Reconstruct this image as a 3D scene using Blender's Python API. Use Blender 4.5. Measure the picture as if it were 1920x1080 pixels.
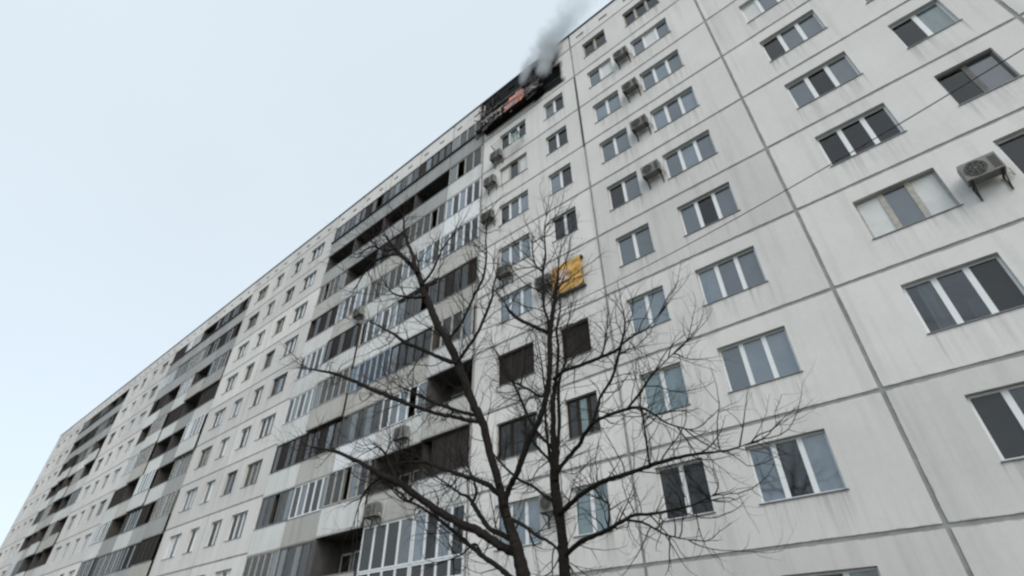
import bpy, math, random
from mathutils import Vector, Matrix
from mathutils import noise as mnoise
random.seed(7)
sc = bpy.context.scene
for o in list(bpy.data.objects): bpy.data.objects.remove(o)
COL = sc.collection
D = 13.264          # distance of the facade from the camera
CH = 1.6            # eye height

# ------------------------------------------------------------------ camera
cam = bpy.data.cameras.new('camera'); camo = bpy.data.objects.new('camera', cam); COL.objects.link(camo)
RX = (0.76290455, 0.39368854, 0.51282159)
RY = (0.64648087, -0.45686787, -0.61101083)
RZ = (-0.00625625, 0.79767229, -0.60305868)
m = Matrix((RX, RY, RZ)).to_4x4(); m.translation = Vector((0, 0, CH)); camo.matrix_world = m
cam.sensor_fit = 'HORIZONTAL'; cam.sensor_width = 36; cam.lens = 36*963.93/1920
cam.clip_start = 0.05; cam.clip_end = 2000
sc.camera = camo

# ------------------------------------------------------------------ world, sun, exposure
SUN_EL, SUN_AZ = math.radians(40), math.radians(128)
w = bpy.data.worlds.new('World'); sc.world = w; w.use_nodes = True
nt = w.node_tree; nt.nodes.clear()
wo = nt.nodes.new('ShaderNodeOutputWorld')
sky = nt.nodes.new('ShaderNodeTexSky'); sky.sky_type = 'NISHITA'; sky.sun_disc = False
sky.sun_elevation = SUN_EL; sky.sun_rotation = SUN_AZ; sky.dust_density = 3.0; sky.air_density = 1.0
b1 = nt.nodes.new('ShaderNodeBackground'); b1.inputs['Strength'].default_value = 0.045
nt.links.new(sky.outputs[0], b1.inputs['Color'])
b2 = nt.nodes.new('ShaderNodeBackground'); b2.inputs['Color'].default_value = (0.715, 0.79, 0.82, 1); b2.inputs['Strength'].default_value = 0.72
# faint unevenness of the cloud cover
tc = nt.nodes.new('ShaderNodeTexCoord'); nz = nt.nodes.new('ShaderNodeTexNoise'); nz.inputs['Scale'].default_value = 1.6; nz.inputs['Detail'].default_value = 3
mr = nt.nodes.new('ShaderNodeMapRange'); mr.inputs['To Min'].default_value = 0.70; mr.inputs['To Max'].default_value = 0.77
nt.links.new(tc.outputs['Generated'], nz.inputs['Vector']); nt.links.new(nz.outputs['Fac'], mr.inputs['Value']); nt.links.new(mr.outputs[0], b2.inputs['Strength'])
ad = nt.nodes.new('ShaderNodeAddShader')
nt.links.new(b1.outputs[0], ad.inputs[0]); nt.links.new(b2.outputs[0], ad.inputs[1]); nt.links.new(ad.outputs[0], wo.inputs['Surface'])
sl = bpy.data.lights.new('sun', 'SUN'); sl.energy = 0.85; sl.angle = math.radians(35); sl.color = (1, 0.97, 0.93)
so = bpy.data.objects.new('sun', sl); COL.objects.link(so)
# sky sun_rotation r puts the sun towards (sin r, cos r)
sd = Vector((math.sin(SUN_AZ)*math.cos(SUN_EL), math.cos(SUN_AZ)*math.cos(SUN_EL), math.sin(SUN_EL)))
so.rotation_euler = sd.to_track_quat('Z', 'Y').to_euler(); so.location = (0, -20, 40)
sc.view_settings.view_transform = 'Standard'; sc.view_settings.look = 'None'
sc.view_settings.exposure = 0.38; sc.view_settings.gamma = 1.0; sc.view_settings.use_curve_mapping = False
sc.render.engine = 'CYCLES'; sc.cycles.pixel_filter_type = 'BLACKMAN_HARRIS'; sc.cycles.filter_width = 2.4
sc.cycles.max_bounces = 6; sc.cycles.transparent_max_bounces = 12; sc.cycles.volume_bounces = 3

# ------------------------------------------------------------------ materials
def mat(name, col, rough=0.8, metal=0.0, ior=1.45, noise=0.0, nscale=4.0, stretch=(1, 1, 1), bump=0.0, rnd=0.0, emis=None, estr=0.0, col2=None):
    M = bpy.data.materials.new(name); M.use_nodes = True
    t = M.node_tree; p = t.nodes['Principled BSDF']
    p.inputs['Base Color'].default_value = (*col, 1); p.inputs['Roughness'].default_value = rough
    p.inputs['Metallic'].default_value = metal; p.inputs['IOR'].default_value = ior
    if emis: p.inputs['Emission Color'].default_value = (*emis, 1); p.inputs['Emission Strength'].default_value = estr
    if noise or rnd or bump:
        g = t.nodes.new('ShaderNodeNewGeometry'); mp = t.nodes.new('ShaderNodeMapping'); mp.inputs['Scale'].default_value = stretch
        n = t.nodes.new('ShaderNodeTexNoise'); n.inputs['Scale'].default_value = nscale; n.inputs['Detail'].default_value = 7; n.inputs['Roughness'].default_value = 0.62
        t.links.new(g.outputs['Position'], mp.inputs['Vector']); t.links.new(mp.outputs[0], n.inputs['Vector'])
        r = t.nodes.new('ShaderNodeMapRange'); r.inputs['From Min'].default_value = 0.3; r.inputs['From Max'].default_value = 0.7
        t.links.new(n.outputs['Fac'], r.inputs['Value'])
        mx = t.nodes.new('ShaderNodeMix'); mx.data_type = 'RGBA'
        c2 = col2 or tuple(c*(1-noise) for c in col)
        mx.inputs['A'].default_value = (*c2, 1); mx.inputs['B'].default_value = (*col, 1)
        t.links.new(r.outputs[0], mx.inputs['Factor'])
        out = mx.outputs['Result']
        if rnd:
            oi = t.nodes.new('ShaderNodeObjectInfo'); hr = t.nodes.new('ShaderNodeMapRange')
            hr.inputs['To Min'].default_value = 1-rnd; hr.inputs['To Max'].default_value = 1+rnd*0.5
            hs = t.nodes.new('ShaderNodeHueSaturation')
            t.links.new(oi.outputs['Random'], hr.inputs['Value']); t.links.new(hr.outputs[0], hs.inputs['Value']); t.links.new(out, hs.inputs['Color'])
            out = hs.outputs['Color']
        t.links.new(out, p.inputs['Base Color'])
        if bump:
            b = t.nodes.new('ShaderNodeBump'); b.inputs['Strength'].default_value = bump; b.inputs['Distance'].default_value = 0.02
            t.links.new(n.outputs['Fac'], b.inputs['Height']); t.links.new(b.outputs[0], p.inputs['Normal'])
    return M

def math_node(t, op, a, b=None, c=None, clamp=False):
    n = t.nodes.new('ShaderNodeMath'); n.operation = op; n.use_clamp = clamp
    for i, v in enumerate((a, b, c)):
        if v is None: continue
        if isinstance(v, (int, float)): n.inputs[i].default_value = v
        else: t.links.new(v, n.inputs[i])
    return n.outputs[0]

def wall_mat(name, base, dirt, soot=None, wins=None):
    """painted concrete panel: coat mottling, rain streaks, patches; optional soot stains (x0,x1,z0,z1,feather) in world metres"""
    M = bpy.data.materials.new(name); M.use_nodes = True
    t = M.node_tree; p = t.nodes['Principled BSDF']; p.inputs['Roughness'].default_value = 0.92; p.inputs['Specular IOR Level'].default_value = 0.25
    g = t.nodes.new('ShaderNodeNewGeometry')
    def noise(scale, st, detail=6, ro=0.6, lo=0.35, hi=0.7):
        mp = t.nodes.new('ShaderNodeMapping'); mp.inputs['Scale'].default_value = st
        n = t.nodes.new('ShaderNodeTexNoise'); n.inputs['Scale'].default_value = scale; n.inputs['Detail'].default_value = detail; n.inputs['Roughness'].default_value = ro
        t.links.new(g.outputs['Position'], mp.inputs['Vector']); t.links.new(mp.outputs[0], n.inputs['Vector'])
        r = t.nodes.new('ShaderNodeMapRange'); r.inputs['From Min'].default_value = lo; r.inputs['From Max'].default_value = hi
        t.links.new(n.outputs['Fac'], r.inputs['Value']); return r.outputs[0], n.outputs['Fac']
    streak, _ = noise(1.0, (3.2, 3.2, 0.16), 5, 0.6, 0.5, 0.8)
    patch, _ = noise(0.45, (1, 1, 1), 4, 0.55, 0.3, 0.72)
    grain, gr = noise(9.0, (1, 1, 1), 6, 0.7, 0.2, 0.85)
    mx = t.nodes.new('ShaderNodeMix'); mx.data_type = 'RGBA'
    mx.inputs['A'].default_value = (*base, 1); mx.inputs['B'].default_value = (*dirt, 1)
    f = math_node(t, 'ADD', math_node(t, 'MULTIPLY', streak, 0.34), math_node(t, 'MULTIPLY', patch, 0.22))
    f = math_node(t, 'ADD', f, math_node(t, 'MULTIPLY', grain, 0.18), clamp=True)
    t.links.new(f, mx.inputs['Factor'])
    # sealant smeared past the joints and rain runs below the sills (object space of the panel)
    to = t.nodes.new('ShaderNodeTexCoord'); so_ = t.nodes.new('ShaderNodeSeparateXYZ'); t.links.new(to.outputs['Object'], so_.inputs[0])
    sm_, _ = noise(2.6, (1, 1, 1), 4, 0.7, 0.35, 0.75)
    ez = math_node(t, 'MINIMUM', so_.outputs[2], math_node(t, 'SUBTRACT', 2.8, so_.outputs[2]))
    ez = math_node(t, 'MINIMUM', ez, so_.outputs[0])
    smear = math_node(t, 'MULTIPLY', math_node(t, 'LESS_THAN', ez, math_node(t, 'MULTIPLY_ADD', sm_, 0.06, 0.03)), 0.5)
    runs, _ = noise(1.0, (7.0, 7.0, 0.35), 4, 0.65, 0.48, 0.72)
    below = math_node(t, 'MULTIPLY', math_node(t, 'LESS_THAN', so_.outputs[2], 0.93), math_node(t, 'DIVIDE', so_.outputs[2], 0.93))
    under = 0.0
    for (xa, xb) in (wins or ()):       # rain runs hang only below the sills, strongest at their ends
        q_ = math_node(t, 'ABSOLUTE', math_node(t, 'SUBTRACT', so_.outputs[0], (xa+xb)/2))
        q_ = math_node(t, 'MULTIPLY', math_node(t, 'LESS_THAN', q_, (xb-xa)/2+0.04), math_node(t, 'MULTIPLY_ADD', q_, 0.9/(xb-xa), 0.55))
        under = q_ if under == 0.0 else math_node(t, 'MAXIMUM', under, q_)
    below = math_node(t, 'MULTIPLY', below, under)
    f2_ = math_node(t, 'MAXIMUM', smear, math_node(t, 'MULTIPLY', math_node(t, 'MULTIPLY', runs, below), 0.75), clamp=True)
    m3 = t.nodes.new('ShaderNodeMix'); m3.data_type = 'RGBA'; m3.inputs['B'].default_value = (dirt[0]*0.62, dirt[1]*0.60, dirt[2]*0.57, 1)
    t.links.new(f2_, m3.inputs['Factor']); t.links.new(mx.outputs['Result'], m3.inputs['A']); mx = m3
    oi = t.nodes.new('ShaderNodeObjectInfo'); hr = t.nodes.new('ShaderNodeMapRange')
    hr.inputs['To Min'].default_value = 0.87; hr.inputs['To Max'].default_value = 1.05
    hs = t.nodes.new('ShaderNodeHueSaturation')
    t.links.new(oi.outputs['Random'], hr.inputs['Value']); t.links.new(hr.outputs[0], hs.inputs['Value']); t.links.new(mx.outputs['Result'], hs.inputs['Color'])
    out = hs.outputs['Color']
    if soot:
        sx = t.nodes.new('ShaderNodeSeparateXYZ'); t.links.new(g.outputs['Position'], sx.inputs[0])
        tot = None
        sn, _ = noise(1.3, (1, 1, 1), 5, 0.6, 0.25, 0.75)
        for (x0, x1, z0, z1, fe) in soot:
            dx = math_node(t, 'SUBTRACT', math_node(t, 'ABSOLUTE', math_node(t, 'SUBTRACT', sx.outputs[0], (x0+x1)/2)), (x1-x0)/2)
            dz = math_node(t, 'SUBTRACT', math_node(t, 'ABSOLUTE', math_node(t, 'SUBTRACT', sx.outputs[2], (z0+z1)/2)), (z1-z0)/2)
            d = math_node(t, 'MAXIMUM', dx, dz)
            d = math_node(t, 'ADD', d, math_node(t, 'MULTIPLY', math_node(t, 'SUBTRACT', sn, 0.5), fe*1.6))
            mask = math_node(t, 'SUBTRACT', 1.0, math_node(t, 'DIVIDE', d, fe), clamp=True)
            tot = mask if tot is None else math_node(t, 'MAXIMUM', tot, mask)
        m2 = t.nodes.new('ShaderNodeMix'); m2.data_type = 'RGBA'; m2.inputs['B'].default_value = (0.006, 0.006, 0.008, 1)
        t.links.new(tot, m2.inputs['Factor']); t.links.new(out, m2.inputs['A']); out = m2.outputs['Result']
    t.links.new(out, p.inputs['Base Color'])
    b = t.nodes.new('ShaderNodeBump'); b.inputs['Strength'].default_value = 0.25; b.inputs['Distance'].default_value = 0.01
    t.links.new(gr, b.inputs['Height']); t.links.new(b.outputs[0], p.inputs['Normal'])
    return M

def glass_mat(name, base, ior=2.0, streaks=0.0, rough=0.05):
    """window glass seen from outside with the dim room behind it"""
    M = mat(name, base, rough, 0, ior, noise=streaks or 0.25, nscale=2.0, stretch=(3.5, 3.5, 0.5) if streaks else (1, 1, 1), rnd=0.18)
    t = M.node_tree; p = t.nodes['Principled BSDF']
    g = t.nodes.new('ShaderNodeNewGeometry'); n = t.nodes.new('ShaderNodeTexNoise'); n.inputs['Scale'].default_value = 1.1
    b = t.nodes.new('ShaderNodeBump'); b.inputs['Strength'].default_value = 0.15; b.inputs['Distance'].default_value = 0.03
    t.links.new(g.outputs['Position'], n.inputs['Vector']); t.links.new(n.outputs['Fac'], b.inputs['Height']); t.links.new(b.outputs[0], p.inputs['Normal'])
    return M
def clear_glass(name, ior=1.7):
    M = bpy.data.materials.new(name); M.use_nodes = True; t = M.node_tree; t.nodes.clear()
    o = t.nodes.new('ShaderNodeOutputMaterial'); tr = t.nodes.new('ShaderNodeBsdfTransparent'); tr.inputs[0].default_value = (0.72, 0.76, 0.78, 1)
    gl = t.nodes.new('ShaderNodeBsdfGlossy'); gl.inputs['Roughness'].default_value = 0.06
    fr = t.nodes.new('ShaderNodeFresnel'); fr.inputs[0].default_value = ior
    mx = t.nodes.new('ShaderNodeMixShader'); t.links.new(fr.outputs[0], mx.inputs[0]); t.links.new(tr.outputs[0], mx.inputs[1]); t.links.new(gl.outputs[0], mx.inputs[2])
    t.links.new(mx.outputs[0], o.inputs[0]); return M

SOOT = [(-13.35, -8.9, 28.5, 30.9, 0.28), (-9.4, -7.9, 27.4, 29.4, 0.45), (-9.3, -7.6, 26.6, 28.4, 0.22)]
M = dict(
 wall=wall_mat('painted_panel', (0.755, 0.748, 0.735), (0.38, 0.38, 0.37)),
 wall_a=wall_mat('painted_panel_wide_then_narrow', (0.755, 0.748, 0.735), (0.38, 0.38, 0.37), None, [(1.27, 3.10), (4.30, 5.55)]),
 wall_b=wall_mat('painted_panel_narrow_then_wide', (0.755, 0.748, 0.735), (0.38, 0.38, 0.37), None, [(0.71, 2.06), (3.16, 4.99)]),
 sooty=wall_mat('painted_panel_with_soot', (0.755, 0.748, 0.735), (0.38, 0.38, 0.37), SOOT, [(1.27, 3.10), (4.30, 5.55)]),
 par=wall_mat('balcony_parapet_paint', (0.72, 0.735, 0.735), (0.27, 0.275, 0.265)),
 par_old=wall_mat('stained_parapet', (0.54, 0.535, 0.51), (0.20, 0.195, 0.18)),
 par_grey=wall_mat('grey_parapet', (0.42, 0.43, 0.43), (0.17, 0.175, 0.18)),
 parw=wall_mat('white_cladding', (0.78, 0.81, 0.84), (0.60, 0.64, 0.68)),
 joint=mat('grey_joint_sealant', (0.34, 0.345, 0.345), 0.9, noise=0.35, nscale=3),
 tar=mat('tar', (0.05, 0.05, 0.055), 0.7, noise=0.4, nscale=3),  # tarred joint; also blackens the top-storey rails to stand for shadow
 white=mat('white_plastic_frame', (0.80, 0.83, 0.85), 0.45, noise=0.08, nscale=5),
 cream=mat('old_cream_frame', (0.50, 0.48, 0.43), 0.7, noise=0.4, nscale=8),
 brown=mat('dark_brown_frame', (0.045, 0.038, 0.033), 0.7, noise=0.4, nscale=6),
 grey=mat('grey_wood_frame', (0.17, 0.17, 0.165), 0.75, noise=0.4, nscale=6),
 bluef=mat('pale_blue_frame', (0.38, 0.48, 0.60), 0.55, noise=0.2, nscale=6),
 sill=mat('sheet_metal_sill', (0.25, 0.26, 0.27), 0.5, 0.5, noise=0.3, nscale=6),
 coping=mat('roof_edge_metal', (0.07, 0.075, 0.08), 0.6, 0.3, noise=0.3, nscale=3),
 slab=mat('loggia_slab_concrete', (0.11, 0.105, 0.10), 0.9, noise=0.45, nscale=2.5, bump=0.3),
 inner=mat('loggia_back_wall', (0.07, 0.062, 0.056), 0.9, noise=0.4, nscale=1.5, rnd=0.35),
 dark=mat('unlit_opening', (0.012, 0.012, 0.012), 0.9, noise=0.5, nscale=3),
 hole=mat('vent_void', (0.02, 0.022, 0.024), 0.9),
 g=glass_mat('glass_grey', (0.072, 0.095, 0.115), 2.05),
 b=glass_mat('glass_blue', (0.14, 0.19, 0.235), 2.1),
 t=glass_mat('glass_teal', (0.13, 0.215, 0.235), 2.1, 0.4),
 d=glass_mat('glass_dark', (0.022, 0.024, 0.024), 1.55),
 n=mat('brown_screen', (0.05, 0.045, 0.042), 0.75, noise=0.5, nscale=3, stretch=(4, 4, .5), rnd=0.2),
 k=mat('burnt_opening', (0.006, 0.006, 0.007), 0.95),
 clear=clear_glass('clear_glass'),
 room=mat('room_wall', (0.22, 0.20, 0.17), 0.9, noise=0.3, nscale=1.5, rnd=0.5),
 c=mat('cream_curtain', (0.44, 0.45, 0.42), 0.9, noise=0.35, nscale=3, stretch=(6, 6, .3), rnd=0.2),
 w=mat('white_blind', (0.70, 0.72, 0.72), 0.8, noise=0.15, nscale=3, rnd=0.08),
 v=mat('violet_grey_curtain', (0.20, 0.19, 0.26), 0.9, noise=0.5, nscale=3, stretch=(6, 6, .3), rnd=0.15),
 e=mat('pale_green_curtain', (0.42, 0.50, 0.47), 0.9, noise=0.4, nscale=3, stretch=(6, 6, .3), rnd=0.15),
 p=mat('brown_curtain', (0.14, 0.12, 0.10), 0.9, noise=0.55, nscale=3, stretch=(6, 6, .3), rnd=0.2),
 u=mat('striped_blue_curtain', (0.55, 0.62, 0.76), 0.9, noise=0.6, nscale=2.2, stretch=(7, 7, .05), col2=(0.07, 0.10, 0.24)),
 ac=mat('air_conditioner_casing', (0.25, 0.25, 0.235), 0.6, noise=0.35, nscale=4, rnd=0.3),
 acd=mat('air_conditioner_grille', (0.03, 0.032, 0.033), 0.6),
 rust=mat('rusty_steel', (0.07, 0.06, 0.055), 0.7, 0.3, noise=0.4, nscale=10),
 gold=mat('yellow_film', (0.88, 0.52, 0.09), 0.3, noise=0.55, nscale=4.5, col2=(0.20, 0.12, 0.06), bump=0.6),
 goldw=mat('pale_patch', (0.72, 0.56, 0.50), 0.5, noise=0.35, nscale=5),
 pink=mat('firelight_tinted_boards', (0.78, 0.46, 0.42), 0.8, noise=0.45, nscale=3, stretch=(1, 1, 3), col2=(0.28, 0.16, 0.15)),  # firelight glow put into the salmon colour of the boards
 ash=mat('ash_grey_boards', (0.22, 0.215, 0.21), 0.9, noise=0.6, nscale=3),
 char=mat('charred_wood', (0.014, 0.013, 0.013), 0.9, noise=0.4, nscale=5),
 flame=mat('flame', (0.1, 0.02, 0.01), 1.0, emis=(1.0, 0.30, 0.14), estr=0.9),
 bark=mat('wet_dark_bark', (0.032, 0.028, 0.025), 0.9, noise=0.6, nscale=22, bump=0.8),
 twig=mat('twig_bark', (0.032, 0.028, 0.025), 0.9, noise=0.3, nscale=10),
 cable=mat('black_cable', (0.02, 0.02, 0.022), 0.6),
 ground=mat('winter_grass_and_soil', (0.075, 0.075, 0.045), 1.0, noise=0.5, nscale=0.8, bump=0.5),
 asphalt=mat('asphalt', (0.055, 0.055, 0.057), 0.9, noise=0.3, nscale=12, bump=0.3),
 kerb=mat('kerb_concrete', (0.30, 0.30, 0.29), 0.9, noise=0.3, nscale=5),
 plinth=mat('grey_plinth', (0.22, 0.22, 0.215), 0.9, noise=0.35, nscale=2, bump=0.3),
 roof=mat('roof_felt', (0.06, 0.06, 0.062), 0.95, noise=0.3, nscale=3),
 green=mat('green_painted_metal', (0.07, 0.16, 0.11), 0.6, noise=0.3, nscale=8),
 pole=mat('galvanised_pole', (0.30, 0.31, 0.31), 0.6, 0.5, noise=0.3, nscale=4),
)
for k_ in ('bark', 'twig', 'char', 'k', 'dark', 'brown', 'n'): M[k_].node_tree.nodes['Principled BSDF'].inputs['Specular IOR Level'].default_value = 0.12

# ------------------------------------------------------------------ mesh helpers
class MB:
    def __init__(s): s.v = []; s.f = []; s.mi = []; s.mats = []
    def _m(s, k):
        if k not in s.mats: s.mats.append(k)
        return s.mats.index(k)
    def quad(s, pts, k):
        n = len(s.v); s.v += [tuple(p) for p in pts]; s.f.append(tuple(range(n, n+len(pts)))); s.mi.append(s._m(k)); return s
    def box(s, a, b, k, rot=None):
        x0, y0, z0 = a; x1, y1, z1 = b
        P = [(x0,y0,z0),(x1,y0,z0),(x1,y1,z0),(x0,y1,z0),(x0,y0,z1),(x1,y0,z1),(x1,y1,z1),(x0,y1,z1)]
        if rot:
            c = Vector(((x0+x1)/2, (y0+y1)/2, (z0+z1)/2)); P = [tuple(rot @ (Vector(p)-c) + c) for p in P]
        n = len(s.v); s.v += P
        for q in ((0,3,2,1),(4,5,6,7),(0,1,5,4),(1,2,6,5),(2,3,7,6),(3,0,4,7)):
            s.f.append(tuple(n+i for i in q)); s.mi.append(s._m(k))
        return s
    def tube(s, pts, k, sides=6, cap=True, rough=0.0):
        """pts: (Vector, radius)"""
        n = len(pts); base = len(s.v); mi = s._m(k)
        ref = None
        run = 0.0
        for i, (p, r) in enumerate(pts):
            if i: run += (p-pts[i-1][0]).length
            a = pts[max(i-1, 0)][0]; b = pts[min(i+1, n-1)][0]; d = (b-a)
            d = d.normalized() if d.length > 1e-9 else Vector((0, 0, 1))
            if ref is None: ref = d.orthogonal().normalized()
            ref = (ref - d*ref.dot(d)); ref = ref.normalized() if ref.length > 1e-6 else d.orthogonal().normalized()
            q = d.cross(ref)
            for j in range(sides):
                an = 2*math.pi*j/sides; dd = ref*math.cos(an)+q*math.sin(an); r_ = r
                if rough:
                    r_ = r*(1+rough*(mnoise.noise(Vector((math.cos(an)*1.2, math.sin(an)*1.2, run*0.9)))+0.8*mnoise.noise(Vector((math.cos(an)*3.5+9, math.sin(an)*3.5, run*0.7)))))
                s.v.append(tuple(p + dd*r_))
        for i in range(n-1):
            for j in range(sides):
                a = base+i*sides+j; b = base+i*sides+(j+1) % sides
                s.f.append((a, b, b+sides, a+sides)); s.mi.append(mi)
        if cap:
            s.f.append(tuple(base+j for j in reversed(range(sides)))); s.mi.append(mi)
            s.f.append(tuple(base+(n-1)*sides+j for j in range(sides))); s.mi.append(mi)
        return s
    def mesh(s, name, smooth=False):
        me = bpy.data.meshes.new(name); me.from_pydata(s.v, [], s.f)
        for k in s.mats: me.materials.append(M[k])
        me.polygons.foreach_set('material_index', s.mi)
        if smooth: me.polygons.foreach_set('use_smooth', [True]*len(me.polygons))
        me.update(); return me

def put(name, me, parent=None, loc=(0, 0, 0), **props):
    o = bpy.data.objects.new(name, me); COL.objects.link(o); o.location = loc
    if parent: o.parent = parent
    for k, v in props.items(): o[k] = v
    return o
def thing(name, loc, label, category, group=None, me=None):
    o = bpy.data.objects.new(name, me); COL.objects.link(o); o.location = loc
    o['label'] = label; o['category'] = category
    if group: o['group'] = group
    return o
def copy_thing(src, loc, label):
    r = src.copy(); COL.objects.link(r); r.location = loc; r['label'] = label
    for ch in src.children:
        c = ch.copy(); COL.objects.link(c); c.parent = r
        for g in ch.children:
            e = g.copy(); COL.objects.link(e); e.parent = c
    return r
CACHE = {}
def cached(key, fn):
    if key not in CACHE: CACHE[key] = fn()
    return CACHE[key]
# ------------------------------------------------------------------ ground
def sheet(name, x0, x1, y0, y1, z, k, kind='structure'):
    o = put(name, MB().quad([(x0,y0,z),(x1,y0,z),(x1,y1,z),(x0,y1,z)], k).mesh(name)); o['kind'] = kind; return o
sheet('ground', -900, 900, -900, 900, 0.0, 'ground')
sheet('road', -140, 80, -5.5, 1.5, 0.004, 'asphalt')
sheet('pavement', -112, 30, 11.6, D-0.02, 0.008, 'asphalt')
kb = put('kerb', None, None, (0, 0, 0)); kb['kind'] = 'structure'
kme = MB().box((0, 0, 0), (1.96, 0.15, 0.13), 'kerb').mesh('kerb_stone')
for i in range(50): put('kerb_stone', kme, kb, (-60+i*2.0, 1.5, 0))

# ------------------------------------------------------------------ the apartment building
BX = -30.0
bld = thing('apartment_building', (BX, D, 0), 'ten-storey whitewashed concrete panel apartment block with grey joints and loggia stacks', 'apartment building')
def L(x, y, z): return (x-BX, y, z)          # world x/z, y = metres behind the facade plane
NF = 10; FH = 2.8
def base(k): return 24.62 + CH - FH*(k-1)    # top of the slab of storey k (1 = top)
TOP = 28.72 + CH

# opening positions inside a 6.36 m panel, bottom and top above the storey's base
WA = [(1.27, 3.10, 3), (4.30, 5.55, 2)]      # left type: three-pane, two-pane
WB = [(0.71, 2.06, 2), (3.16, 4.99, 3)]      # right type: two-pane, three-pane
WZ0, WZ1 = 0.93, 2.27
PW = 6.36; GAP = 0.045; RV = 0.16

def panel_mesh(w, z0, z1, holes, k, hz0=WZ0, hz1=WZ1, depth=0.28):
    b = MB(); x0, x1 = GAP, w-GAP; a, c = z0+GAP, z1-GAP
    def f(xa, xb, za, zb): b.quad([(xa,0,za),(xb,0,za),(xb,0,zb),(xa,0,zb)], k)
    xs = [x0]
    for h in holes: xs += [h[0], h[1]]
    xs.append(x1)
    if holes:
        f(x0, x1, a, hz0); f(x0, x1, hz1, c)
        for i in range(0, len(xs), 2): f(xs[i], xs[i+1], hz0, hz1)
        for h in holes:
            p, q = h[0], h[1]
            b.quad([(p,0,hz0),(p,0,hz1),(p,depth,hz1),(p,depth,hz0)], k); b.quad([(q,0,hz1),(q,0,hz0),(q,depth,hz0),(q,depth,hz1)], k)
            b.quad([(p,0,hz1),(q,0,hz1),(q,depth,hz1),(p,depth,hz1)], k); b.quad([(q,0,hz0),(p,0,hz0),(p,depth,hz0),(q,depth,hz0)], k)
    else: f(x0, x1, a, c)
    b.quad([(x0,0,a),(x0,0,c),(x0,depth,c),(x0,depth,a)], k); b.quad([(x1,0,c),(x1,0,a),(x1,depth,a),(x1,depth,c)], k)
    b.quad([(x0,0,c),(x1,0,c),(x1,depth,c),(x0,depth,c)], k); b.quad([(x1,0,a),(x0,0,a),(x0,depth,a),(x1,depth,a)], k)
    return b.mesh('wall_panel')

def bars(b, w, h, n, fr, mull, k, y=0.0, dep=0.06):
    b.box((0,y,0), (fr,y+dep,h), k); b.box((w-fr,y,0), (w,y+dep,h), k)
    b.box((fr,y,0), (w-fr,y+dep,fr), k); b.box((fr,y,h-fr), (w-fr,y+dep,h), k)
    for i in range(1, n):
        x = w*i/n; b.box((x-mull/2, y-0.004, fr), (x+mull/2, y+dep, h-fr), k)
    return b
def curtain_mesh(w, h, k, seed=0):
    rr = random.Random(seed); b = MB(); n = max(6, int(w/0.09)); ph = rr.random()*6
    pr = None
    for i in range(n+1):
        x = w*i/n; y = 0.03*math.sin(i*1.9+ph)+0.012*math.sin(i*0.7)
        if pr: b.quad([(pr[0],pr[1],0),(x,y,0),(x,y,h),(pr[0],pr[1],h)], k)
        pr = (x, y)
    return b.mesh('curtain')
CURT = 'cvpuer'
def room_mesh(w, h):
    b = MB(); x0, x1, z0, z1, y0, y1 = -0.5, w+0.5, -0.75, h+0.25, 0.16, 1.15
    b.quad([(x0,y1,z0),(x1,y1,z0),(x1,y1,z1),(x0,y1,z1)], 'room'); b.quad([(x0,y0,z0),(x1,y0,z0),(x1,y1,z0),(x0,y1,z0)], 'room'); b.quad([(x0,y0,z1),(x0,y1,z1),(x1,y1,z1),(x1,y0,z1)], 'w')
    for x in (x0, x1): b.quad([(x,y0,z0),(x,y1,z0),(x,y1,z1),(x,y0,z1)], 'room')
    b.box((w*0.55, y1-0.35, z0+0.01), (w*0.95, y1-0.02, z0+1.7), 'cream')
    return b.mesh('room_interior')
def window(x0, x1, n, z0, codes, frame='white', sill=True, far=False, lab=None, h=WZ1-WZ0):
    w = x1-x0
    if x0 > -0.6 or x1 < -25: codes = ''.join('r' if (c in 'gb' and random.random() < .5) else c for c in codes)
    def fm():
        b = bars(MB(), w-0.01, h-0.01, n, 0.05, 0.12, frame)
        if far:
            for i in range(n): b.box((w*i/n+0.05, 0.02, 0.05), (w*(i+1)/n-0.05, 0.04, h-0.05), 'g' if i % 2 else 'b')
        return b.mesh('window_frame')
    o = put('window', cached(('win', round(w, 3), n, frame, far, round(h, 3)), fm), bld, L(x0+0.005, RV-0.03, z0+0.005))
    if lab: o['label'] = lab
    if far: return o
    for i, c in enumerate(codes):
        a = w*i/n + (0.05 if i == 0 else 0.06); e = w*(i+1)/n - (0.055 if i == n-1 else 0.06)
        pm = 'clear' if c in CURT else c
        me = cached(('pane', round(e-a, 3), pm, round(h, 3)), lambda: MB().box((0, 0, 0), (e-a, 0.012, h-0.12), pm).mesh('pane'))
        put('pane', me, o, (a, 0.025, 0.055))
        if c == 'r':
            if random.random() < 0.6:
                cw = (e-a)*random.choice((0.3, 0.45, 0.6)); ck = random.choice('cvepw'); sd = random.randint(0, 2)
                put('curtain', cached(('cur', round(cw, 2), ck, sd, round(h, 3)), lambda: curtain_mesh(cw, h-0.04, ck, sd)), o, (a if random.random() < .5 else e-cw, 0.14, 0.02))
        elif c in CURT:
            sd = random.randint(0, 3)
            me = cached(('cur', round(e-a, 3), c, sd, round(h, 3)), lambda: curtain_mesh(e-a+0.08, h-0.04, c, sd)); put('curtain', me, o, (a-0.04, 0.14, 0.02))
    if 'r' in codes: put('room_interior', cached(('room', round(w, 3), round(h, 3)), lambda: room_mesh(w, h)), o, (0, 0, 0))
    if sill:
        me = cached(('sill', round(w, 3)), lambda: MB().box((-0.03, -RV-0.03, -0.025), (w+0.03, 0.0, -0.004), 'sill').mesh('window_sill'))
        put('window_sill', me, o, (0, 0.028, 0.0))
    return o

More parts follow.
